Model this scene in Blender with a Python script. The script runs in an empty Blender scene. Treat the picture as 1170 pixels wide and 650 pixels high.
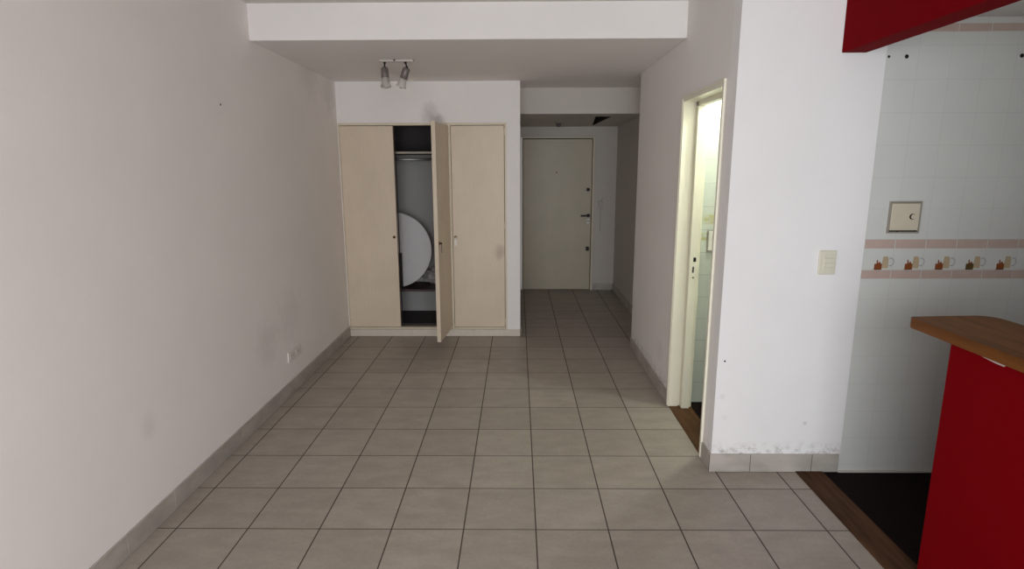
import bpy, bmesh, math, random
from mathutils import Vector, Matrix
random.seed(4)
C = bpy.context.scene.collection
S = bpy.context.scene

# ------------------------------------------------------------------ helpers
def srgb(r, g, b):
    def f(c):
        c /= 255.0
        return c/12.92 if c <= 0.04045 else ((c+0.055)/1.055)**2.4
    return (f(r), f(g), f(b), 1.0)

class N:
    """small node-graph builder"""
    def __init__(self, name):
        self.m = bpy.data.materials.new(name); self.m.use_nodes = True
        self.nt = self.m.node_tree; self.b = self.nt.nodes['Principled BSDF']
    def node(self, t, **kw):
        n = self.nt.nodes.new(t)
        for k, v in kw.items(): setattr(n, k, v)
        return n
    def link(self, a, b): self.nt.links.new(a, b)
    def put(self, sock, v):
        if hasattr(v, 'default_value') or isinstance(v, bpy.types.NodeSocket): self.link(v, sock)
        else: sock.default_value = v
    def math(self, op, a, b=0.0, c=None, clamp=False):
        n = self.node('ShaderNodeMath', operation=op, use_clamp=clamp)
        self.put(n.inputs[0], a); self.put(n.inputs[1], b)
        if c is not None: self.put(n.inputs[2], c)
        return n.outputs[0]
    def mix(self, fac, a, b, blend='MIX'):
        n = self.node('ShaderNodeMix', data_type='RGBA', blend_type=blend)
        self.put(n.inputs[0], fac); self.put(n.inputs[6], a); self.put(n.inputs[7], b)
        return n.outputs[2]
    def pos(self):
        g = self.node('ShaderNodeTexCoord'); s = self.node('ShaderNodeSeparateXYZ')
        self.link(g.outputs['Object'], s.inputs[0]); return g.outputs['Object'], s.outputs
    def noise(self, vec, scale, detail=3.0, rough=.55):
        n = self.node('ShaderNodeTexNoise'); n.inputs['Scale'].default_value = scale
        n.inputs['Detail'].default_value = detail; n.inputs['Roughness'].default_value = rough
        self.link(vec, n.inputs['Vector']); return n.outputs['Fac']
    def ramp(self, v, lo, hi):
        n = self.node('ShaderNodeMapRange', clamp=True); n.interpolation_type = 'SMOOTHSTEP'
        self.put(n.inputs[0], v); n.inputs[1].default_value = lo; n.inputs[2].default_value = hi
        return n.outputs[0]
    def scalevec(self, vec, s):
        n = self.node('ShaderNodeMapping'); n.inputs['Scale'].default_value = s
        self.link(vec, n.inputs['Vector']); return n.outputs[0]
    def joint(self, v, x0, s, g):
        """1 on joint lines of width g, period s"""
        t = self.math('FRACT', self.math('DIVIDE', self.math('SUBTRACT', v, x0), s))
        d = self.math('MULTIPLY', self.math('MINIMUM', t, self.math('SUBTRACT', 1.0, t)), s)
        return self.math('SUBTRACT', 1.0, self.ramp(d, g*.35, g*.75))
    def bump(self, h, strength=.2, dist=.002):
        n = self.node('ShaderNodeBump'); n.inputs['Strength'].default_value = strength
        n.inputs['Distance'].default_value = dist; self.link(h, n.inputs['Height'])
        self.link(n.outputs[0], self.b.inputs['Normal'])
    def col(self, v): self.put(self.b.inputs['Base Color'], v)
    def set(self, rough=.6, metal=0.0, spec=.5):
        self.b.inputs['Roughness'].default_value = rough
        self.b.inputs['Metallic'].default_value = metal
        self.b.inputs['Specular IOR Level'].default_value = spec
        return self

def rgb_mul(c, k): return (c[0]*k, c[1]*k, c[2]*k, 1)

def plain(name, c, rough=.5, metal=0, var=.08, scale=18, spec=.5, bump=.1):
    n = N(name); v, _ = n.pos(); f = n.noise(v, scale)
    n.col(n.mix(f, rgb_mul(c, 1-var), rgb_mul(c, 1+var))); n.set(rough, metal, spec)
    if bump: n.bump(f, bump)
    return n.m

def paint(name, c, dirt=None, rough=.75, smudges_and_shade=()):
    """wall paint with roller texture, faint blotches; dirt = (height0, height1) scuffs; smudges = (x,y,z,radius,strength)"""
    n = N(name); v, p = n.pos()
    f = n.noise(v, 2.3, 5, .6); f2 = n.noise(v, 140, 2)
    c0 = n.mix(n.ramp(f, .3, .75), rgb_mul(c, .98), rgb_mul(c, 1.015))
    if dirt:
        h = n.math('SUBTRACT', 1.0, n.ramp(p[2], dirt[0], dirt[1]))
        s = n.ramp(n.noise(v, 20, 7, .75), .42, .72)
        c0 = n.mix(n.math('MULTIPLY', h, n.math('MULTIPLY', s, .75)), c0, srgb(120, 112, 95))
    sc = n.ramp(n.noise(n.scalevec(v, (1, 1, .55)), 9, 6, .75), .63, .78)
    c0 = n.mix(n.math('MULTIPLY', sc, .03), c0, srgb(110, 100, 92))
    for (x, y, z, r, k) in smudges_and_shade:
        vm = n.node('ShaderNodeVectorMath', operation='DISTANCE'); n.link(v, vm.inputs[0]); vm.inputs[1].default_value = (x, y, z)
        d = n.math('ADD', vm.outputs['Value'], n.math('MULTIPLY', n.math('SUBTRACT', n.noise(v, 12, 3, .5), .5), r*1.1))
        m = n.math('MULTIPLY', n.math('SUBTRACT', 1.0, n.ramp(d, r*.1, r)), k)
        c0 = n.mix(m, c0, srgb(96, 86, 78))
    n.col(c0); n.set(rough, 0, .3); n.bump(f2, .25, .0008)
    return n.m

def MBnew(): return bmesh.new()
def box(bm, x0, x1, y0, y1, z0, z1, mi=0):
    vs = [bm.verts.new(p) for p in ((x0,y0,z0),(x1,y0,z0),(x1,y1,z0),(x0,y1,z0),(x0,y0,z1),(x1,y0,z1),(x1,y1,z1),(x0,y1,z1))]
    fs = []
    for f in ((3,2,1,0),(4,5,6,7),(0,1,5,4),(1,2,6,5),(2,3,7,6),(3,0,4,7)):
        fc = bm.faces.new([vs[i] for i in f]); fc.material_index = mi; fs.append(fc)
    return vs
def cyl(bm, a, b, r0, r1=None, seg=24, mi=0):
    a = Vector(a); b = Vector(b); r1 = r0 if r1 is None else r1
    ret = bmesh.ops.create_cone(bm, cap_ends=True, segments=seg, radius1=r0, radius2=r1, depth=(b-a).length)
    q = Vector((0,0,1)).rotation_difference((b-a).normalized())
    bmesh.ops.transform(bm, matrix=Matrix.Translation((a+b)/2) @ q.to_matrix().to_4x4(), verts=ret['verts'])
    fs = set()
    for v in ret['verts']:
        for f in v.link_faces: f.material_index = mi; fs.add(f)
    for f in fs:
        if len(f.verts) == 4: f.smooth = True
    return ret['verts']
def lathe(bm, prof, origin=(0,0,0), axis=(0,0,1), seg=32, mi=0, close=False):
    """prof = [(radius, height)...] round axis"""
    q = Vector((0,0,1)).rotation_difference(Vector(axis).normalized()); o = Vector(origin)
    rings = []
    for r, h in prof:
        if r < 1e-6: rings.append([bm.verts.new(o + q @ Vector((0,0,h)))])
        else: rings.append([bm.verts.new(o + q @ Vector((r*math.cos(2*math.pi*i/seg), r*math.sin(2*math.pi*i/seg), h))) for i in range(seg)])
    for A, B in zip(rings, rings[1:]):
        for i in range(seg):
            j = (i+1) % seg
            if len(A) == 1 and len(B) == 1: continue
            if len(A) == 1: f = bm.faces.new((A[0], B[j], B[i]))
            elif len(B) == 1: f = bm.faces.new((A[i], A[j], B[0]))
            else: f = bm.faces.new((A[i], A[j], B[j], B[i]))
            f.smooth = True; f.material_index = mi
def prism(bm, pts, z0, z1, mi=0):
    """extrude an XY outline"""
    lo = [bm.verts.new((x, y, z0)) for x, y in pts]; hi = [bm.verts.new((x, y, z1)) for x, y in pts]
    bm.faces.new(list(reversed(lo))).material_index = mi; bm.faces.new(hi).material_index = mi
    n = len(pts)
    for i in range(n):
        bm.faces.new((lo[i], lo[(i+1) % n], hi[(i+1) % n], hi[i])).material_index = mi
def obj(name, bm, mats, parent=None, bevel=0.0, seg=2, loc=None, fix=True):
    if fix: bmesh.ops.recalc_face_normals(bm, faces=bm.faces)
    me = bpy.data.meshes.new(name); bm.to_mesh(me); bm.free()
    for m in (mats if isinstance(mats, (list, tuple)) else [mats]): me.materials.append(m)
    o = bpy.data.objects.new(name, me); C.objects.link(o)
    if parent: o.parent = parent
    if loc: o.location = loc
    if bevel:
        b = o.modifiers.new('bevel', 'BEVEL'); b.width = bevel; b.segments = seg; b.limit_method = 'ANGLE'; b.angle_limit = math.radians(40)
    return o
def tag(o, label, cat, group=None):
    o['label'] = label; o['category'] = cat
    if group: o['group'] = group
    return o
def struct(o, label=None, cat=None):
    o['kind'] = 'structure'
    if label: o['label'] = label
    if cat: o['category'] = cat
    return o
def empty(name, loc=(0,0,0), rz=0):
    o = bpy.data.objects.new(name, None); C.objects.link(o); o.location = loc; o.rotation_euler = (0,0,rz)
    o.empty_display_size = .1; return o

# ------------------------------------------------------------------ dimensions (metres; camera over the origin, looking along +Y)
XL, XR = -1.665, 1.043          # left wall, right (bathroom) wall
YP = 2.76                       # face of the pier and the kitchen wall
YB = 3.62                       # ceiling drop
YW = 5.245                      # wardrobe front
YH = 5.70                       # hall ceiling drop
YE = 7.37                       # entry wall
XH = 1.294                      # hall right wall
ZC, ZL, ZH = 2.62, 2.405, 2.158 # main / lower / hall ceilings
YR = -1.8                       # window wall behind the camera
XK = 3.2                        # far kitchen wall
T = .33                         # floor tile

# ------------------------------------------------------------------ materials
WHITE = srgb(230, 226, 224)
HALL_SHADE_WHITE = srgb(196, 190, 184)  # darker copy of the wall white, paints in the hall's fading light
m_wall = paint('wall_paint', WHITE)
m_left = paint('left_wall_paint', srgb(240, 235, 232), smudges_and_shade=((XL,2.30,.48,.08,.09),(XL,3.50,.50,.22,.12),(XL,3.9,.58,.3,.08),(XL,5.1,2.30,.3,.16),(XL,4.6,2.38,.3,.10)))  # lighter white stands for more light; last two spots paint the beam's shade
m_pier = paint('pier_paint', srgb(233, 231, 231), dirt=(.105, .19), smudges_and_shade=((1.08,YP,.43,.022,.12),(1.10,YP,.31,.03,.08),(1.53,YP,.28,.02,.3)))
m_ward_wall = paint('wardrobe_wall_paint', WHITE, smudges_and_shade=((-.80,YW,2.12,.12,.28),(-.74,YW,2.07,.09,.35)))
m_right = paint('right_wall_paint', WHITE, dirt=(.09,.20), smudges_and_shade=((XR,3.9,.3,.12,.1),))
m_hall = paint('hall_paint_shaded', HALL_SHADE_WHITE)
m_ceil = paint('ceiling_paint', srgb(206, 204, 199))
m_red = paint('red_paint', srgb(112, 0, 8), rough=.8)
for nd in m_red.node_tree.nodes:
    if nd.type == 'BSDF_PRINCIPLED': nd.inputs['Specular IOR Level'].default_value = .05
m_cream = plain('cream_enamel', srgb(228, 224, 206), .38, var=.04, scale=6, bump=.04)
m_trimgap = plain('dark_gap', srgb(38, 33, 30), .9)

def floor_mat():
    n = N('floor_tiles'); v, p = n.pos()
    gx = n.joint(p[0], .0806, T, .0055); gy = n.joint(p[1], 2.257, T, .0046)
    g = n.math('MAXIMUM', gx, gy)
    ix = n.math('FLOOR', n.math('DIVIDE', n.math('SUBTRACT', p[0], .0806), T)); iy = n.math('FLOOR', n.math('DIVIDE', n.math('SUBTRACT', p[1], 2.257), T))
    cv = n.node('ShaderNodeCombineXYZ'); n.link(ix, cv.inputs[0]); n.link(iy, cv.inputs[1])
    wn = n.node('ShaderNodeTexWhiteNoise'); n.link(cv.outputs[0], wn.inputs['Vector'])
    va = n.noise(n.scalevec(v, (1, 2.4, 1)), 5, 6, .65); vb = n.noise(v, 60, 3)
    t = n.math('ADD', n.math('MULTIPLY', va, .7), n.math('ADD', n.math('MULTIPLY', vb, .3), n.math('MULTIPLY', n.math('SUBTRACT', wn.outputs[0], .5), .16)))
    base = n.mix(n.ramp(t, .25, .8), srgb(147, 138, 128), srgb(171, 161, 151))
    n.col(n.mix(n.math('MULTIPLY', g, .92), base, srgb(52, 38, 36)))
    rg = n.node('ShaderNodeMapRange'); n.link(g, rg.inputs[0]); rg.inputs[3].default_value = .42; rg.inputs[4].default_value = .9
    n.link(rg.outputs[0], n.b.inputs['Roughness']); n.b.inputs['Specular IOR Level'].default_value = .4
    n.bump(n.math('ADD', n.math('MULTIPLY', vb, .05), n.math('SUBTRACT', 1.0, g)), .35, .0015)
    return n.m
m_floor = floor_mat()
def skirt_mat():
    n = N('skirting_tile'); v, p = n.pos(); f = n.noise(n.scalevec(v, (1,1,2)), 7, 5)
    n.col(n.mix(n.ramp(f, .25, .8), srgb(158, 152, 144), srgb(182, 175, 167))); n.set(.45); n.bump(f, .05); return n.m
m_skirt = skirt_mat()
m_grout = plain('skirting_grout', srgb(70, 62, 58), .9)
m_lgrout = plain('pale_grout', srgb(190, 183, 175), .9)

def wood_mat(name, c0, c1, rough=.5, axis='Y', scale=1.0):
    n = N(name); v, p = n.pos()
    s = {'Y': (14, 1.1, 14), 'X': (1.1, 14, 14), 'Z': (14, 14, 1.1)}[axis]
    f = n.noise(n.scalevec(v, tuple(q*scale for q in s)), 2.2, 6, .62); f2 = n.noise(n.scalevec(v, tuple(q*scale for q in s)), 9, 3)
    c = n.mix(n.ramp(f, .3, .7), c0, c1); c = n.mix(n.math('MULTIPLY', n.ramp(f2, .5, .8), .35), c, rgb_mul(c0, .45))
    n.col(c); n.set(rough, 0, .2); n.bump(f, .2, .001); return n.m
m_counter = wood_mat('varnished_pine', srgb(98, 62, 30), srgb(126, 82, 42), .55)
m_edge = wood_mat('varnished_pine_edge', srgb(92, 52, 14), srgb(110, 66, 24), .5)
m_thresh = wood_mat('worn_hardwood', srgb(60, 38, 22), srgb(88, 60, 38), .8)
m_thresh2 = wood_mat('bathroom_hardwood', srgb(70, 46, 26), srgb(98, 66, 40), .7, 'Y')
m_redwood = plain('mahogany_board', srgb(50, 22, 20), .5, var=.3)
m_darkwood_shade = plain('dark_lining_shade', srgb(44, 36, 36), .7, var=.2)

def kfloor():
    n = N('kitchen_floor_tiles'); v, p = n.pos()
    g = n.math('MAXIMUM', n.joint(p[0], 1.66, .2, .004), n.joint(p[1], 2.76, .2, .004)); f = n.noise(v, 9, 5)
    n.col(n.mix(g, n.mix(f, srgb(14, 4, 4), srgb(24, 10, 9)), srgb(30, 15, 13))); n.set(.7, 0, .1); n.bump(n.math('SUBTRACT', 1.0, g), .2); return n.m
m_kfloor = kfloor()
def kwall(name, base, px, x0, pz, z0, gcol, strength, rough, axis=0):
    n = N(name); v, p = n.pos()
    g = n.math('MAXIMUM', n.joint(p[axis], x0, px, .0035), n.joint(p[2], z0, pz, .0035))
    f = n.noise(v, 4, 5); c = n.mix(f, rgb_mul(base, .94), rgb_mul(base, 1.05))
    n.col(n.mix(n.math('MULTIPLY', g, strength), c, gcol)); n.set(rough); n.bump(n.math('SUBTRACT', 1.0, g), .15, .001); return n
m_ktile = kwall('kitchen_wall_tiles', srgb(208, 209, 205), .1527, 1.887, .1527, 1.264, srgb(150, 148, 142), .14, .4).m
def btile(name, axis):
    n = kwall(name, srgb(192, 197, 190), .25, 1.20, .1527, .912, srgb(150, 158, 152), .8, .25, axis)
    v, p = n.pos()
    src = n.b.inputs['Base Color'].links[0].from_socket
    nz = n.ramp(n.noise(n.scalevec(v, (1,1,1.6)), 16, 4, .7), .40, .62)
    def band(lo, hi): return n.math('MULTIPLY', n.ramp(p[2], lo-.008, lo+.006), n.math('SUBTRACT', 1.0, n.ramp(p[2], hi-.006, hi+.008)))
    b = n.math('MAXIMUM', band(1.255, 1.315), band(1.145, 1.195))
    n.col(n.mix(n.math('MULTIPLY', b, n.math('MULTIPLY', nz, .85)), src, srgb(176, 170, 120))); return n.m
m_btile = btile('bathroom_wall_tiles', 0); m_btile_side = btile('bathroom_side_tiles', 1)
m_pink = plain('pink_border_tile', srgb(190, 168, 158), .35, var=.10, scale=26)
m_cupbg = plain('cup_border_tile', srgb(190, 190, 184), .35, var=.03)
m_beige = plain('printed_beige_mug', srgb(186, 166, 136), .4, var=.08)
m_brown = plain('printed_brown_pot', srgb(134, 72, 34), .4, var=.15)
m_dkbrown = plain('printed_dark_pot', srgb(92, 70, 30), .4, var=.15)
m_handle_print = plain('printed_grey_line', srgb(158, 158, 160), .4)
def door_mat(name, c, stain=None):
    n = N(name); v, p = n.pos()
    f = n.noise(v, 3, 5); f2 = n.noise(n.scalevec(v, (60,60,3)), 2, 4)
    t = n.math('ADD', n.math('MULTIPLY', f, .7), n.math('MULTIPLY', f2, .3))
    c0 = n.mix(n.ramp(t, .3, .7), rgb_mul(c, .94), rgb_mul(c, 1.04))
    for (x, y, z, r, k) in (stain or ()):
        vm = n.node('ShaderNodeVectorMath', operation='DISTANCE'); n.link(v, vm.inputs[0]); vm.inputs[1].default_value = (x, y, z)
        d = n.math('ADD', vm.outputs['Value'], n.math('MULTIPLY', n.math('SUBTRACT', n.noise(v, 14, 4), .5), r))
        c0 = n.mix(n.math('MULTIPLY', n.math('SUBTRACT', 1.0, n.ramp(d, r*.1, r)), k), c0, srgb(110, 96, 78))
    n.col(c0); n.set(.42, 0, .4); n.bump(f2, .05, .001); return n.m
DOORC = srgb(211, 195, 174)
m_wdoor = door_mat('wardrobe_door_enamel', DOORC)
m_wdoor3 = door_mat('wardrobe_door_enamel_stained', DOORC, ((.45,-.02,.85,.09,.35),(.44,-.02,.80,.06,.25)))
m_wframe = door_mat('wardrobe_frame_enamel', srgb(212, 200, 178))
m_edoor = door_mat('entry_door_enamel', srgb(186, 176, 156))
m_dark = plain('blackened_metal', srgb(38, 32, 30), .45, .6)
m_brass = plain('aged_brass', srgb(120, 92, 56), .4, .8)
m_chrome = plain('satin_steel', srgb(150, 148, 146), .35, .9)
m_spot = plain('spot_grey_metal', srgb(118, 110, 108), .45, .3)
m_plastic = plain('white_plastic', srgb(222, 218, 212), .4, var=.03)
m_yell = plain('aged_ivory_plastic', srgb(216, 212, 194), .4, var=.03)
m_bar = plain('lamp_bar_white', srgb(190, 184, 176), .35, .2)
m_disc = plain('white_melamine', srgb(184, 182, 183), .4, var=.03)
m_bag = plain('pale_plastic_bag', srgb(150, 145, 140), .3, var=.15)
m_boxp = plain('ivory_box_enamel', srgb(206, 196, 176), .4, var=.05)
m_boxf = plain('box_frame_grey', srgb(150, 144, 134), .5)
m_tag = plain('white_key_tag', srgb(225, 220, 210), .5)
def glass_mat(name, c, rough, trans=1.0):
    n = N(name); n.b.inputs['Base Color'].default_value = c; n.set(rough); n.b.inputs['Transmission Weight'].default_value = trans
    n.b.inputs['IOR'].default_value = 1.45; return n.m
m_frost = glass_mat('frosted_glass', srgb(235, 230, 226), .45, .55)
m_pane = glass_mat('window_glass', (1,1,1,1), .0)

# ------------------------------------------------------------------ floors
b = MBnew()
prism(b, [(XL-.1, YR-.1), (1.50, YR-.1), (1.50, YP), (XR, YP), (XR, 4.9), (XH, 4.9), (XH, YE+.1), (XL-.1, YE+.1)], -.12, 0)
struct(obj('floor', b, m_floor), 'grey beige square ceramic tiles with dark joints covering room and hall', 'floor')
b = MBnew(); box(b, 1.50, XK, YR-.1, YP, -.12, -.006)
struct(obj('floor_kitchen', b, m_kfloor), 'dark brown kitchen floor right of the wooden strip', 'floor')
b = MBnew(); box(b, 1.043, 2.7, 2.86, 3.72, -.12, -.006)
struct(obj('floor_bathroom', b, m_kfloor), 'dark reddish floor inside the lit bathroom', 'floor')
b = MBnew(); prism(b, [(1.50, YR), (1.645, YR), (1.645, YP-.002), (1.50, YP-.002)], -.005, .006)
struct(obj('trim_1', b, m_thresh, bevel=.003), 'worn brown wooden strip between grey tiles and dark kitchen floor', 'threshold')
b = MBnew(); box(b, XR, 1.192, 2.905, 3.60, -.005, .007)
struct(obj('trim_2', b, m_thresh2, bevel=.003), 'brown wooden sill under the bathroom doorway', 'threshold')

# ------------------------------------------------------------------ walls
b = MBnew(); box(b, XL-.12, XL, YR, 5.95, 0, ZC)
struct(obj('wall_left', b, m_left), 'long plain white wall on the left', 'wall')
# window wall behind the camera
WX0, WX1, WZ0, WZ1 = -1.25, 1.40, .10, 2.40
b = MBnew()
box(b, XL-.12, WX0, YR-.15, YR, 0, ZC); box(b, WX1, XK+.1, YR-.15, YR, 0, ZC)
box(b, WX0, WX1, YR-.15, YR, 0, WZ0); box(b, WX0, WX1, YR-.15, YR, WZ1, ZC)
struct(obj('wall_rear', b, m_wall), 'white wall with the window behind the viewer', 'wall')
w = struct(empty('window_1', ((WX0+WX1)/2, YR-.08, WZ0)), 'wide window behind the viewer', 'window')
ww, wh = WX1-WX0, WZ1-WZ0
b = MBnew()
box(b, -ww/2, ww/2, -.03, .03, 0, .05); box(b, -ww/2, ww/2, -.03, .03, wh-.05, wh)
for x in (-ww/2, -.025, ww/2-.05): box(b, x, x+.05, -.028, .028, .05, wh-.05)
obj('window_frame', b, m_cream, w, .003)
b = MBnew(); box(b, -ww/2+.05, ww/2-.05, -.003, .003, .05, wh-.05)
# pane left clear: thin glass
obj('window_pane', b, m_pane, w)
# pier and kitchen wall
b = MBnew(); box(b, XR, 1.735, YP, 2.86, 0, ZC)
struct(obj('wall_pier', b, m_pier), 'short bright white wall between bathroom door and kitchen tiles', 'wall')
b = MBnew(); tx0, tx1, ty = 1.735, XK, YP+.003
box(b, tx0, tx1, ty, 2.86, 0, ZC)
def strip(z0, z1, j0, mi):
    k = -1
    while True:
        a = j0+.1527*k+.0022; e = j0+.1527*(k+1)-.0022
        a = max(a, tx0+.002)
        if a > tx1-.05: break
        if e > a+.02: box(b, a, min(e, tx1-.002), ty-.0012, ty+.001, z0, z1, mi)
        k += 1
strip(1.0645, 1.108, 1.885, 1); strip(1.219, 1.2635, 1.889, 1); strip(2.240, 2.275, 1.887+.019, 1)
box(b, tx0, tx1, ty-.006, ty+.001, -.006, .004, 6)
def flat(pts, mi, y):
    vs = [b.verts.new((x, y, z)) for x, z in pts]; f = b.faces.new(vs); f.material_index = mi
k = 0
while 1.826+.1527*k < tx1-.1:
    cx = 1.826+.1527*k; y = ty-.0015; q = 3 if k != 3 else 4
    # brown square pot on the left, its lid knob and spout; pale tall mug behind to the right with a ring handle
    box(b, cx-.028, cx+.009, y, y+.002, 1.110, 1.141, q)
    box(b, cx-.034, cx+.008, y, y+.002, 1.110, 1.1125, 2)
    for pts in ([(cx-.018, 1.141), (cx-.010, 1.141), (cx-.014, 1.162), (cx-.019, 1.160)], [(cx-.012, 1.141), (cx+.004, 1.141), (cx-.003, 1.153)]):
        flat(pts, 3, y)
    flat([(cx+.008, 1.118), (cx+.041, 1.118), (cx+.040, 1.166), (cx+.034, 1.178), (cx+.012, 1.178), (cx+.010, 1.160)], 2, y+.0006)
    n_ = 18
    for i in range(n_):
        a0 = -2.0+i*4.0/n_; a1 = -2.0+(i+1)*4.0/n_
        P = lambda a, r: (cx+.050+r*math.cos(a), 1.150+r*1.15*math.sin(a))
        flat([P(a0, .015), P(a0, .0185), P(a1, .0185), P(a1, .015)], 5, y+.0004)
    k += 1
struct(obj('wall_kitchen', b, [m_ktile, m_pink, m_beige, m_brown, m_dkbrown, m_handle_print, m_lgrout], fix=False), 'grey white kitchen tiles with pink border and little coffee pots', 'wall')
b = MBnew(); box(b, XK, XK+.1, YR, 2.86, 0, ZC); struct(obj('wall_kitchen_side', b, m_ktile), 'tiled side wall of the kitchen', 'wall')
# bathroom (right) wall with a doorway
DY0, DY1, DZ = 2.905, 3.60, 2.045
b = MBnew()
box(b, XR, 1.17, 2.86, DY0, 0, ZC); box(b, XR, 1.17, DY1, 4.9, 0, ZC); box(b, XR, 1.17, DY0, DY1, DZ, ZC)
box(b, 1.17, XH+.1, 4.8, 4.9, 0, ZC)
struct(obj('wall_right', b, m_right), 'white wall holding the narrow bathroom doorway', 'wall')
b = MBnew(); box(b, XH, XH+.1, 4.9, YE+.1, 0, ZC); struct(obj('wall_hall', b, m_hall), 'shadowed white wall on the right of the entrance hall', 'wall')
b = MBnew()
EX0, EX1, EZ = .045, 1.005, 2.035
box(b, -.1, EX0, YE, YE+.12, 0, ZC); box(b, EX1, XH, YE, YE+.12, 0, ZC); box(b, EX0, EX1, YE, YE+.12, EZ, ZC)
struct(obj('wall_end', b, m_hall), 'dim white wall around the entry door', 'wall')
# wardrobe niche
NX0, NX1, NZ0, NZ1, NB = -1.658, -.104, .075, 2.04, 5.85
b = MBnew()
box(b, XL, NX0, YW, YW+.08, 0, ZL); box(b, NX1, .023, YW, YW+.08, 0, ZL); box(b, NX0, NX1, YW, YW+.08, NZ1, ZL); box(b, NX0, NX1, YW, YW+.08, 0, NZ0-.01)
box(b, -.06, .023, YW+.08, YE, 0, ZL)
struct(obj('wall_back', b, m_ward_wall), 'white wall surrounding the built-in wardrobe', 'wall')
b = MBnew(); box(b, XL, -.06, NB+.02, NB+.1, 0, ZL); struct(obj('wall_niche', b, m_wall), 'grey wall closing the wardrobe niche', 'wall')
# bathroom shell
b = MBnew(); box(b, 1.17, 2.7, 3.67, 3.77, 0, ZC-.2); struct(obj('wall_bathroom', b, m_btile), 'shiny white bathroom tiles with a faded floral border', 'wall')
b = MBnew(); box(b, 2.6, 2.7, 2.86, 3.67, 0, ZC-.2); struct(obj('wall_bathroom_side', b, m_btile_side), 'white tiled end wall of the bathroom', 'wall')
b = MBnew(); box(b, 1.17, 2.7, 2.861, 3.67, 2.36, 2.42); struct(obj('ceiling_bathroom', b, m_ceil), 'white bathroom ceiling', 'ceiling')

# ------------------------------------------------------------------ ceilings and beams
b = MBnew(); box(b, XL-.12, XK+.1, YR-.15, YB+.02, ZC, ZC+.1); struct(obj('ceiling', b, m_ceil), 'white main ceiling', 'ceiling')
b = MBnew(); box(b, XL, XR, YB, YH+.05, ZL, ZC+.1); box(b, XR, XH, 4.9, YH+.05, ZL, ZC+.1)
struct(obj('ceiling_lower', b, [m_wall], bevel=.004), 'lowered white ceiling slab with a broad front face', 'ceiling')
b = MBnew()
# hall ceiling with an open triangular gap
tri = [(.944, 7.212), (.816, 6.00), (.985, 6.00)]
def quad(pts, z):
    b.faces.new([b.verts.new((x, y, z)) for x, y in pts])
quad([(.023, YH), (.816, YH), (.816, 6.0), (.023, 6.0)], ZH); quad([(.816, YH), (.985, YH), (.985, 6.0), (.816, 6.0)], ZH); quad([(.985, YH), (XH, YH), (XH, 6.0), (.985, 6.0)], ZH)
quad([(.023, 6.0), (.816, 6.0), (.944, 7.212), (.023, 7.212)], ZH); quad([(.985, 6.0), (XH, 6.0), (XH, 7.212), (.944, 7.212)], ZH); quad([(.023, 7.212), (.944, 7.212), (XH, 7.212), (XH, YE), (.023, YE)], ZH)
# sides of the gap, going up into the void
for (p, q) in ((tri[0], tri[1]), (tri[1], tri[2]), (tri[2], tri[0])):
    b.faces.new([b.verts.new(c) for c in ((p[0],p[1],ZH),(q[0],q[1],ZH),(q[0],q[1],ZH+.2),(p[0],p[1],ZH+.2))]).material_index = 1
b.faces.new([b.verts.new((x, y, ZH+.2)) for x, y in tri]).material_index = 1
b.faces.new([b.verts.new(c) for c in ((.023,YH,ZH),(XH,YH,ZH),(XH,YH,ZL),(.023,YH,ZL))])
bmesh.ops.remove_doubles(b, verts=b.verts, dist=1e-5)
struct(obj('ceiling_hall', b, [m_hall, m_darkwood_shade]), 'dropped hall ceiling with white front face and dark triangular gap', 'ceiling')
b = MBnew(); box(b, 1.64, XK, YR, YP, 2.303, 2.36); struct(obj('ceiling_kitchen', b, m_ceil), 'low kitchen ceiling behind the red beam', 'ceiling')
b = MBnew(); box(b, 1.523, 1.64, YR, YP, 2.147, ZC)
struct(obj('beam_red', b, m_red, bevel=.004), 'deep red painted beam hanging over the kitchen opening', 'beam')
b = MBnew(); box(b, 1.527, 1.64, YR, 1.884, .0065, 1.008); box(b, 1.527, 1.64, YR, .80, 1.008, 2.147)  # second box: unseen full-height stretch added to darken the right of the kitchen
struct(obj('wall_counter', b, m_red, bevel=.004), 'deep red half wall under the wooden bar top', 'wall')

# ------------------------------------------------------------------ skirting (tile pieces over grout)
def skirting(name, p0, p1, nrm, joints, h=.10, label=None, grout=m_grout, th=.010):
    """p0->p1 along the wall, nrm points into the room; joints = distances from p0"""
    b = MBnew(); p0 = Vector(p0); p1 = Vector(p1); d = (p1-p0).normalized(); L = (p1-p0).length; n = Vector(nrm)
    cuts = [0]+[j for j in joints if .01 < j < L-.01]+[L]
    for a, e in zip(cuts, cuts[1:]):
        g = .0015
        q = [p0+d*(a+g), p0+d*(e-g), p0+d*(e-g)+n*th, p0+d*(a+g)+n*th]
        vs = [b.verts.new((v.x, v.y, z)) for z in (.0015, h) for v in q]
        for f in ((3,2,1,0),(4,5,6,7),(0,1,5,4),(1,2,6,5),(2,3,7,6),(3,0,4,7)): b.faces.new([vs[i] for i in f])
    q = [p0, p1, p1+n*(th-.0025), p0+n*(th-.0025)]
    vs = [b.verts.new((v.x, v.y, z)) for z in (0, h-.002) for v in q]
    for f in ((3,2,1,0),(4,5,6,7),(0,1,5,4),(1,2,6,5),(2,3,7,6),(3,0,4,7)): b.faces.new([vs[i] for i in f]).material_index = 1
    return struct(obj(name, b, [m_skirt, grout], bevel=.0012, seg=1), label, 'baseboard')
sk = lambda s0, L, off: [s for s in [off+T*k for k in range(-2, 40)] if 0 < s < L]
skirting('baseboard_left', (XL, YR), (XL, YW), (1,0), sk(0, 9, (2.397-YR) % T), .100, 'grey tile skirting along the left wall', m_lgrout)
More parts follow.
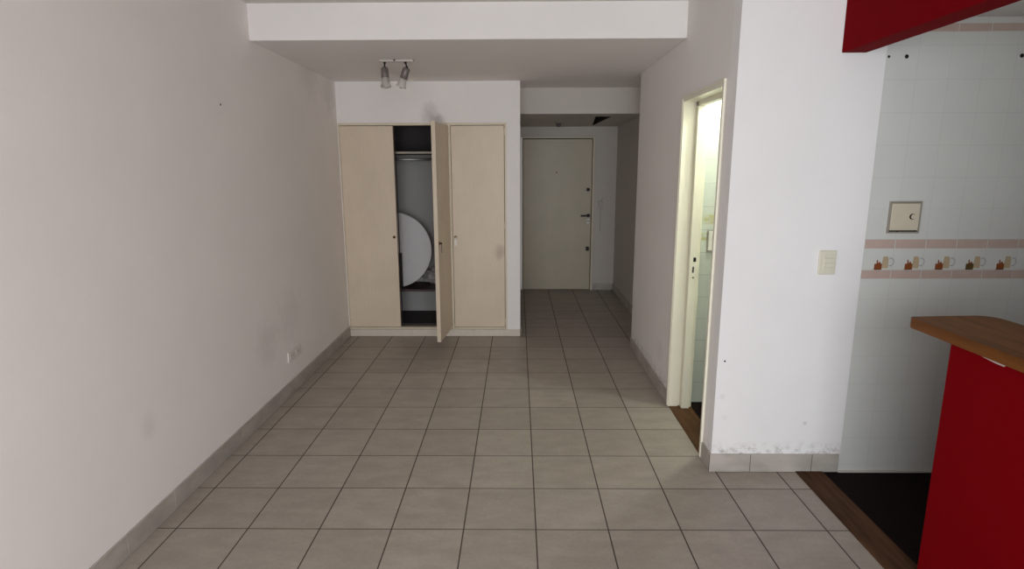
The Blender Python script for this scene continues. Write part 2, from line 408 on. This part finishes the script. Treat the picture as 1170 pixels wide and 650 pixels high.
skirting('baseboard_pier', (XR-.010, YP), (1.728, YP), (0,-1), [.220, .550], .103, 'three skirting tiles along the bright pier', m_grout)
skirting('baseboard_pier_side', (XR, YP), (XR, 2.900), (-1,0), [], .103, 'short dark sided skirting tile beside the bathroom doorway')
skirting('baseboard_right', (XR, 3.608), (XR, 4.9), (-1,0), [.30, .63, .96], .098, 'tile skirting beyond the bathroom doorway', m_grout)
bw = skirting('baseboard_wardrobe', (XL+.01, YW), (.023, YW), (0,-1), [.62-.01, 1.22, 1.52], .070, 'low tile skirting under the wardrobe', m_lgrout)
bw.data.materials[0] = plain('skirting_lightened', srgb(206, 196, 184), .5)  # lightened copy of the skirting tile, makes up for dim light here
skirting('baseboard_closet_side', (.023, YW-.01), (.023, YE), (1,0), sk(0, 3, .33), .085, 'tile skirting on the hidden side of the wardrobe block')
skirting('baseboard_hall', (XH, 4.9), (XH, YE), (-1,0), sk(0, 3, .2), .092, 'dark tile skirting on the right of the hall')
skirting('baseboard_end', (1.02, YE), (XH-.01, YE), (0,-1), [], .092, 'tile skirting beside the entry door')

# ------------------------------------------------------------------ entry door
d = struct(empty('door_1', (.525, YE, 0)), 'cream flush entry door at the end of the hall', 'door')
b = MBnew(); x0, x1 = EX0-.525+.003, EX1-.525-.003
box(b, x0, x0+.022, -.012, .09, 0, EZ-.003); box(b, x1-.022, x1, -.012, .09, 0, EZ-.003); box(b, x0+.022, x1-.022, -.012, .09, EZ-.022, EZ-.003)
obj('door_frame', b, m_wframe, d, .002)
b = MBnew(); box(b, x0+.022, x1-.022, .06, .085, 0, EZ-.023); obj('door_rebate', b, m_trimgap, d)
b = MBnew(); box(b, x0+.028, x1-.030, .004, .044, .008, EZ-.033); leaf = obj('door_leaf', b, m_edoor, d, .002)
def ondoor(x, z): return (x-.525, .004, z)
b = MBnew(); x, y, z = ondoor(.511, 1.577); cyl(b, (x, y+.001, z), (x, y-.006, z), .011); cyl(b, (x, y-.005, z), (x, y-.008, z), .007, mi=1)
obj('peephole', b, [m_brass, m_dark], leaf)
b = MBnew(); x, y, z = ondoor(.928, 1.354); cyl(b, (x, y+.001, z), (x, y-.012, z), .024); cyl(b, (x, y-.011, z), (x, y-.03, z), .014); obj('upper_lock', b, m_dark, leaf)
b = MBnew(); x, y, z = ondoor(.938, 1.012); cyl(b, (x, y+.001, z), (x, y-.010, z), .024); cyl(b, (x, y-.009, z), (x, y-.05, z), .010)
box(b, x-.105, x+.010, y-.058, y-.044, z-.011, z+.009); obj('lever_handle', b, m_dark, leaf, .003)
b = MBnew(); x, y, z = ondoor(.935, .935); box(b, x-.013, x+.013, y-.006, y+.001, z-.03, z+.03); cyl(b, (x, y-.005, z+.005), (x, y-.010, z+.005), .009, mi=1); obj('keyhole_plate', b, [m_chrome, m_dark], leaf)
b = MBnew(); x, y, z = ondoor(.934, .568); box(b, x-.022, x+.022, y-.012, y+.001, z-.028, z+.028); cyl(b, (x, y-.011, z), (x, y-.028, z), .012); obj('lower_lock', b, m_dark, leaf, .002)
# letter-like marks on the door are worn paint only (in the material)

# ------------------------------------------------------------------ bathroom doorway
d = struct(empty('door_2', (XR, (DY0+DY1)/2, 0)), 'narrow cream bathroom doorway in the right wall', 'door')
yc = (DY0+DY1)/2; f0, f1 = DY0-yc, DY1-yc
b = MBnew()
# far jamb: outer strip, recess and stop; near jamb; head in the same three bands
def jamb(s, ya, yb):   # s = +1 far jamb (material between ya.. wall), built as three bands along X
    lo, hi = sorted((ya, yb)); t = .018
    if s > 0:
        box(b, -.010, .058, hi-t, hi, 0.007, DZ-.002); box(b, .058, .072, hi-.004, hi, 0.007, DZ-.002); box(b, .072, .124, hi-t-.035, hi, 0.007, DZ-.002); box(b, .124, .146, hi-t-.010, hi, 0.007, DZ-.002)
    else:
        box(b, -.010, .072, lo, lo+t, 0.007, DZ-.002); box(b, .072, .145, lo, lo+t*.5, 0.007, DZ-.002)
jamb(1, f1, f1); jamb(-1, f0, f0)
box(b, -.010, .072, f0+.018, f1-.018, DZ-.022, DZ-.002); box(b, .072, .110, f0+.018, f1-.018, DZ-.050, DZ-.002); box(b, .11, .145, f0+.018, f1-.053, DZ-.022, DZ-.002)
# architrave lips on the room side
box(b, -.014, -.001, f1-.004, f1+.016, 0.007, DZ+.012); box(b, -.014, -.001, f0-.014, f0+.004, 0.007, DZ+.012); box(b, -.014, -.001, f0+.0045, f1-.0045, DZ-.004, DZ+.012)
fr = obj('door_frame', b, m_cream, d, .002)
b = MBnew(); ys = f1-.053
box(b, .095, .113, ys-.003, ys+.001, 1.022, 1.050); obj('strike_hole', b, m_dark, fr, .002)
b = MBnew(); box(b, .093, .102, ys-.003, ys+.001, .950, .990); obj('strike_slot', b, m_dark, fr, .001)
b = MBnew(); cyl(b, (.100, ys+.001, .917), (.100, ys-.003, .917), .005); obj('screw', b, m_dark, fr)
b = MBnew(); box(b, .155, .155+.60, f0+.012, f0+.047, .015, DZ-.03); lf = obj('door_leaf', b, m_cream, d, .003)
b = MBnew(); cyl(b, (.70, f0+.047, 1.02), (.70, f0+.075, 1.02), .009); box(b, .60, .71, f0+.075, f0+.088, 1.01, 1.03); obj('door_handle', b, m_chrome, lf, .003)
# fittings inside the bathroom
t = tag(empty('wall_socket', (1.315, 3.67, 1.144)), 'white rounded plate with grey rim on bathroom tiles', 'socket')
b = MBnew(); box(b, -.055, .055, -.012, 0, -.072, .072); obj('rim', b, m_boxf, t, .010, 3)
b = MBnew(); box(b, -.049, .049, -.017, -.010, -.066, .066); obj('cover', b, m_plastic, t, .004)
b = MBnew(); box(b, -.022, .022, -.021, -.016, .0, .045); obj('rocker', b, m_boxf, t, .002)
t = tag(empty('bathroom_ceiling_lamp', (1.47, 3.34, 2.36)), 'round bathroom ceiling lamp with opal glass globe', 'ceiling lamp')
b = MBnew(); lathe(b, [(0, 0), (.06, 0), (.06, -.02), (0, -.02)]); obj('lamp_base', b, m_plastic, t)
nl = N('opal_glow'); nl.b.inputs['Emission Color'].default_value = (.93, 1.0, .86, 1); nl.b.inputs['Emission Strength'].default_value = 122
b = MBnew(); lathe(b, [(0, -.14), (.035, -.133), (.058, -.105), (.065, -.075), (.058, -.045), (.04, -.02), (0, -.02)]); obj('lamp_globe', b, nl.m, t)

# ------------------------------------------------------------------ wardrobe
W = tag(empty('wardrobe', ((NX0+NX1)/2, YW, 0)), 'built-in cream three-door wardrobe, middle door standing open', 'wardrobe')
wc = (NX0+NX1)/2; lx = lambda x: x-wc
b = MBnew(); fz0, fz1 = .072, 2.04
OP = [(-1.650, -1.146), (-1.146, -.650), (-.622, -.122)]
box(b, lx(NX0), lx(-1.650), -.006, .05, fz0, fz1); box(b, lx(-.650), lx(-.622), -.006, .05, fz0, fz1); box(b, lx(-.122), lx(NX1), -.006, .05, fz0, fz1)
for a_, e_ in ((-1.650, -.650), (-.622, -.122)):
    box(b, lx(a_), lx(e_), -.006, .05, fz0, .092); box(b, lx(a_), lx(e_), -.006, .05, 2.018, fz1)
frm = obj('wardrobe_frame', b, m_wframe, W, .002)
b = MBnew(); box(b, lx(-1.645), lx(-.104), .05, NB-YW, .095, .115); obj('bottom_board', b, m_darkwood_shade, W)
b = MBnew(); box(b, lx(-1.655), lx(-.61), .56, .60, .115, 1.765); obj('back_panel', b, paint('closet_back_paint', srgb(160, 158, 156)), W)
b = MBnew(); box(b, lx(-1.655), lx(-.61), .56, .60, 1.785, 2.08); box(b, lx(-1.655), lx(-.61), .05, .60, 2.055, 2.075); obj('top_shade_lining', b, m_darkwood_shade, W)  # dark colour paints in the shade of the unlit upper compartment
b = MBnew(); box(b, lx(-.64), lx(-.62), .05, .60, .115, 2.05); obj('partition', b, m_redwood, W)
b = MBnew(); box(b, lx(-1.655), lx(-.64), .06, .56, 1.765, 1.785); o = obj('upper_shelf', b, [m_darkwood_shade], W); 
b = MBnew(); box(b, lx(-1.655), lx(-.64), .052, .06, 1.765, 1.783); obj('shelf_edging', b, plain('grey_edging', srgb(150, 142, 130), .5), o)
b = MBnew(); box(b, lx(-1.655), lx(-.64), .16, .56, .415, .437); obj('lower_shelf', b, m_redwood, W, .002)
b = MBnew(); cyl(b, (lx(-1.65), .22, 1.715), (lx(-.64), .22, 1.715), .012); obj('hanging_rod', b, m_chrome, W)
b = MBnew(); box(b, lx(-.61), lx(-.11), .30, .32, .115, 2.0); obj('side_back_panel', b, m_darkwood_shade, W)
dz0, dz1 = .097, 2.013
def hinge(parent, x, y, z):
    b = MBnew(); cyl(b, (x, y, z-.03), (x, y, z+.03), .0055, seg=12); cyl(b, (x, y, z+.03), (x, y, z+.037), .0035, seg=10); cyl(b, (x, y, z-.037), (x, y, z-.03), .0035, seg=10)
    return obj('hinge', b, m_wframe, parent)
def door(x0, x1, mat, hs, kx):
    """origin at its left lower corner, hinge side hs"""
    wdt = x1-x0-.008
    e = bpy.data.objects.new('wardrobe_door', None)
    b = MBnew(); box(b, 0, wdt, -.012, .022, dz0, dz1); dd = obj('wardrobe_door', b, mat, W, .002); dd.location = (lx(x0)+.004, 0, 0)
    hx = 0 if hs < 0 else wdt
    for z in (1.96, 1.09, .15): hinge(dd, hx, -.014, z)
    b = MBnew(); x = kx; cyl(b, (x, -.010, .985), (x, -.017, .985), .014); cyl(b, (x, -.016, .985), (x, -.024, .985), .008, mi=1); obj('cylinder_lock', b, [m_brass, m_dark], dd)
    return dd
dl = door(-1.650, -1.148, m_wdoor, -1, .467)
dr = door(-.622, -.122, m_wdoor3, 1, .024)
b = MBnew(); cyl(b, (.026, -.022, .985), (.026, -.034, .985), .004); box(b, .020, .032, -.034, -.031, .955, .988, 0); box(b, .014, .040, -.033, -.029, .905, .957, 1)
obj('key', b, [m_chrome, m_tag], dr, .001)
# open middle door: origin on its right-hand hinge
b = MBnew(); wd = .493; box(b, -wd, 0, -.012, .024, dz0, dz1); do = obj('wardrobe_door', b, m_wdoor, W, .002)
do.location = (lx(-.6525), -.014, 0); do.rotation_euler = (0, 0, math.radians(84.5))
for z in (1.96, 1.09, .15): hinge(do, 0, -.014, z)
b = MBnew(); cyl(b, (-wd+.028, -.010, .985), (-wd+.028, -.020, .985), .014); cyl(b, (-wd+.028, -.019, .985), (-wd+.028, -.038, .985), .007, mi=1)
box(b, -wd+.024, -wd+.032, -.036, -.033, .90, .985, 1); obj('cylinder_lock', b, [m_brass, m_dark], do)
b = MBnew(); box(b, -wd-.0015, -wd+.001, .000, .012, .96, 1.01); obj('lock_plate', b, m_wframe, do)

b = MBnew()
for a_, e_ in OP:
    box(b, lx(a_)-.001, lx(a_)+.0035, .028, .05, .092, 2.018); box(b, lx(e_)-.0035, lx(e_)+.001, .028, .05, .092, 2.018) if e_ != -1.146 else None
box(b, lx(-.622), lx(-.122), .030, .05, 2.010, 2.0185); box(b, lx(-1.65), lx(-1.15), .030, .05, 2.010, 2.0185)
obj('door_gap_shade', b, m_trimgap, W)  # dark strips behind the door gaps, standing for the shade inside them
# things inside
b = MBnew(); lathe(b, [(0, -.010), (.376, -.010), (.381, -.006), (.381, .006), (.376, .010), (0, .010)], axis=(0, -1, .06), seg=72)
o = obj('round_tabletop', b, m_disc); o.location = (-1.250, YW+.27, .437+.382)
for f in o.data.polygons: f.use_smooth = False
tag(o, 'white round board leaning upright inside the open wardrobe', 'round board')
b = MBnew(); box(b, -1.200, -1.160, YW+.19, YW+.215, .438, .80); o = obj('black_slat', b, m_dark, bevel=.003); tag(o, 'narrow black slat standing in front of the white round board', 'slat')
b = MBnew(); bmesh.ops.create_icosphere(b, subdivisions=5, radius=1)
for v in b.verts:
    p = v.co.copy(); k = 1+.16*math.sin(7*p.x+3*p.z)*math.cos(6*p.y)+.09*math.sin(15*p.z+4*p.x)+.05*math.sin(23*p.y+19*p.x)
    v.co = Vector((p.x*.14*k, p.y*.065*k, max(-.075, p.z*.085*k)))
for f in b.faces: f.smooth = True
o = obj('plastic_bag', b, m_bag); o.location = (-.86, YW+.47, .437+.076); tag(o, 'crumpled pale bag on the dark red wardrobe shelf', 'bag')

# ------------------------------------------------------------------ counter top
b = MBnew()
pts = [(1.512, 2.066), (1.522, 2.085), (1.775, 2.100)]
for i in range(1, 9):
    a = math.radians(90-90*i/8); pts.append((1.775+.07*math.cos(a), 2.03+.07*math.sin(a)))
pts += [(1.845, .802), (1.512, .802)]
prism(b, pts, 1.0085, 1.050)
o = obj('bar_top', b, [m_counter, m_edge], bevel=.004)
for f in o.data.polygons:
    if abs(f.normal.z) < .5: f.material_index = 1
tag(o, 'varnished wooden bar top on the red half wall', 'countertop')
b = MBnew()
pts_ = [(1.775, 1.0082), (1.72, 1.0082), (1.655, 1.0082), (1.665, .999), (1.70, .9995), (1.74, 1.003)]
lo_ = [b.verts.new((1.5262, y, z)) for y, z in pts_]; hi_ = [b.verts.new((1.5276, y, z)) for y, z in pts_]
b.faces.new(lo_); b.faces.new(list(reversed(hi_)))
for i in range(6): b.faces.new((lo_[i], hi_[i], hi_[(i+1) % 6], lo_[(i+1) % 6]))
ch = obj('bare_plaster_chip', b, m_lgrout, bpy.data.objects['wall_counter']); ch['label'] = 'pale chip in the red paint'

# ------------------------------------------------------------------ switches, sockets, boxes
t = tag(empty('light_switch', (1.5555, YP, 1.149)), 'aged ivory four-module switch plate on the bright pier', 'light switch')
b = MBnew(); box(b, -.043, .043, -.010, 0, -.061, .061); obj('plate', b, m_yell, t, .004, 3)
for i in range(4):
    b = MBnew(); z = -.046+.0235*i; box(b, -.020, .034, -.014, -.008, z, z+.0205); obj('rocker' if i % 2 else 'blank_module', b, m_yell, t, .0015)
t = tag(empty('wall_outlet', (XL, 3.905, .282)), 'white double outlet low on the left wall', 'outlet')
b = MBnew(); box(b, 0, .010, -.118, .118, -.040, .038); obj('plate', b, m_plastic, t, .004, 3)
for s in (-.055, .055):
    b = MBnew(); box(b, .008, .013, s-.045, s+.045, -.026, .026)
    mo = obj('module', b, m_plastic, t, .002)
    b = MBnew()
    for q in (-.012, .012): cyl(b, (.0125, s+q, 0), (.0138, s+q, 0), .0035, seg=12)
    obj('socket_holes', b, m_trimgap, mo)
t = tag(empty('door_buzzer', (1.092, YE, 1.158)), 'small pale wall buzzer with hanging cord beside entry door', 'buzzer')
b = MBnew(); box(b, -.034, .034, -.016, 0, -.055, .045); obj('casing', b, plain('buzzer_plastic', srgb(180, 172, 168), .5), t, .004)
b = MBnew(); cyl(b, (.012, -.008, .045), (.034, -.010, .085), .004); cyl(b, (.006, -.006, -.055), (.004, -.005, -.36), .0035, seg=8); obj('cord', b, plain('grey_cord', srgb(165, 158, 158), .6), t)
t = tag(empty('fuse_box', (1.914, YP+.003, 1.3745)), 'square ivory access box with round lock on kitchen tiles', 'fuse box')
b = MBnew()
for (x0_, x1_, z0_, z1_) in ((-.079, .079, .071, .079), (-.079, .079, -.079, -.071), (-.079, -.071, -.071, .071), (.071, .079, -.071, .071)): box(b, x0_, x1_, -.010, 0, z0_, z1_)
box(b, -.072, .072, -.003, 0, -.072, .072, 1)
obj('box_frame', b, [m_boxf, m_trimgap], t, .0015)
b = MBnew(); box(b, -.0690, .0690, -.012, -.004, -.0640, .0690); lid = obj('box_door', b, m_boxp, t, .002)
b = MBnew(); cyl(b, (.034, -.011, .004), (.034, -.016, .004), .014, mi=0); cyl(b, (.036, -.015, .004), (.036, -.019, .004), .011, mi=1); obj('round_lock', b, [m_dark, m_boxp], lid)
b = MBnew(); cyl(b, (-.032, -.012, -.068), (-.032, -.015, -.068), .004, seg=12); obj('screw', b, m_dark, t)

def wall_plug(x, y, z, r, label, nrm=(0,-1,0), name='wall_plug', grp=None):
    b = MBnew(); n = Vector(nrm); lathe(b, [(0, .002), (r*.5, .002), (r, .001), (r*1.15, 0), (0, -.0005)], axis=nrm, seg=16)
    o = obj(name, b, m_dark); o.location = (x, y, z); tag(o, label, 'wall plug', grp); return o
wall_plug(1.739+.01, YP+.003, 2.130, .0055, 'small dark plug hole beside the pier edge under the red beam', grp='plug holes high on the kitchen tiles')
wall_plug(1.832, YP+.003, 2.130, .0085, 'dark plug hole in kitchen tiles, second from the pier', grp='plug holes high on the kitchen tiles')
wall_plug(2.369, YP+.003, 2.131, .0085, 'dark plug hole at the far right of the kitchen tiles', grp='plug holes high on the kitchen tiles')
wall_plug(1.081, YP, .626, .0045, 'tiny plug hole low on the bright pier')
wall_plug(XL, 3.201, 1.977, .006, 'tiny dark nail hole high on the left wall', nrm=(1,0,0))

# ------------------------------------------------------------------ twin ceiling spotlight
t = tag(empty('twin_spotlight', (-.883, 4.24, ZL)), 'twin spotlight on a short pale bar under the lowered ceiling', 'spotlight')
b = MBnew(); box(b, -.125, .125, -.022, .022, -.017, 0); obj('mounting_bar', b, m_bar, t, .005, 3)
b = MBnew(); cyl(b, (-.012, -.022, -.008), (-.012, -.027, -.008), .007, seg=14); obj('fixing_screw', b, m_dark, t)
def spot(x, dirv, jx):
    a = Vector((x, 0, -.017)); kn = Vector((x+jx, -.004, -.055)); ax = Vector(dirv).normalized()
    b = MBnew(); cyl(b, a+Vector((0,0,.001)), a+Vector((0,0,-.010)), .010, seg=16); cyl(b, a, kn, .0055, seg=12)
    lathe(b, [(0, -.010), (.008, -.006), (.010, 0), (.008, .006), (0, .010)], origin=kn, axis=ax, seg=16)
    h = obj('spot_arm', b, m_dark, t)
    b = MBnew(); lathe(b, [(0, .002), (.020, .004), (.026, .012), (.028, .082), (.025, .084), (0, .084)], origin=kn, axis=ax); hd = obj('spot_head', b, m_spot, t)
    b = MBnew(); lathe(b, [(.023, .082), (.026, .086), (.028, .110), (.035, .138), (.039, .146), (.037, .146), (.028, .130), (.023, .096), (0, .095)], origin=kn, axis=ax); obj('glass_shade', b, m_frost, t)
    b = MBnew(); lathe(b, [(0, .088), (.018, .096), (.023, .118), (.021, .144), (0, .158)], origin=kn, axis=ax); obj('bulb', b, m_frost, t)
spot(-.088, (.10, -.30, -1), -.002); spot(.064, (-.38, .12, -1), .010)

# hall lamp holder
t = tag(empty('hall_ceiling_lamp', (.475, 6.62, ZH)), 'small bare lamp holder on the dim hall ceiling', 'ceiling lamp')
b = MBnew(); lathe(b, [(0, 0), (.055, 0), (.055, -.008), (.035, -.016), (0, -.016)]); obj('rose', b, m_boxf, t)
b = MBnew(); lathe(b, [(0, -.014), (.026, -.014), (.030, -.045), (.024, -.056), (0, -.056)]); obj('socket', b, plain('dusty_grey_socket', srgb(88, 84, 80), .6), t)

# ------------------------------------------------------------------ light
wd_ = bpy.data.worlds.new('world'); S.world = wd_; wd_.use_nodes = True
bg = wd_.node_tree.nodes['Background']; bg.inputs[0].default_value = (.80, .88, 1.0, 1); bg.inputs[1].default_value = .6
L = bpy.data.lights.new('window_daylight', 'AREA'); L.shape = 'RECTANGLE'; L.size = ww-.1; L.size_y = wh-.1; L.energy = 84; L.color = (.93, .97, 1.0)
lo = bpy.data.objects.new('window_daylight', L); C.objects.link(lo); lo.location = ((WX0+WX1)/2, YR+.20, (WZ0+WZ1)/2); lo.rotation_euler = (math.radians(82), 0, 0)

# ------------------------------------------------------------------ camera
def rot(yaw, pitch, roll):
    cy, sy, cp, sp = math.cos(yaw), math.sin(yaw), math.cos(pitch), math.sin(pitch)
    f = Vector((sy*cp, cy*cp, -sp)); r = Vector((cy, -sy, 0)); d = f.cross(r)
    cr, sr = math.cos(roll), math.sin(roll)
    return cr*r+sr*d, -sr*r+cr*d, f
r_, d_, f_ = rot(-.0108, .1881, .0034)
cam = bpy.data.cameras.new('camera'); co = bpy.data.objects.new('camera', cam); C.objects.link(co)
M = Matrix((( r_.x, -d_.x, -f_.x, 0), (r_.y, -d_.y, -f_.y, 0), (r_.z, -d_.z, -f_.z, 1.612), (0,0,0,1)))
co.matrix_world = M
cam.sensor_width = 36; cam.sensor_fit = 'HORIZONTAL'; cam.lens = 630.6/1170*36; cam.shift_y = -10.91/1170
cam.clip_start = .02
S.camera = co
S.view_settings.view_transform = 'Standard'; S.view_settings.look = 'None'; S.view_settings.gamma = 1; S.view_settings.exposure = .55
S.view_settings.use_curve_mapping = False
S.cycles.diffuse_bounces = 10; S.cycles.max_bounces = 14
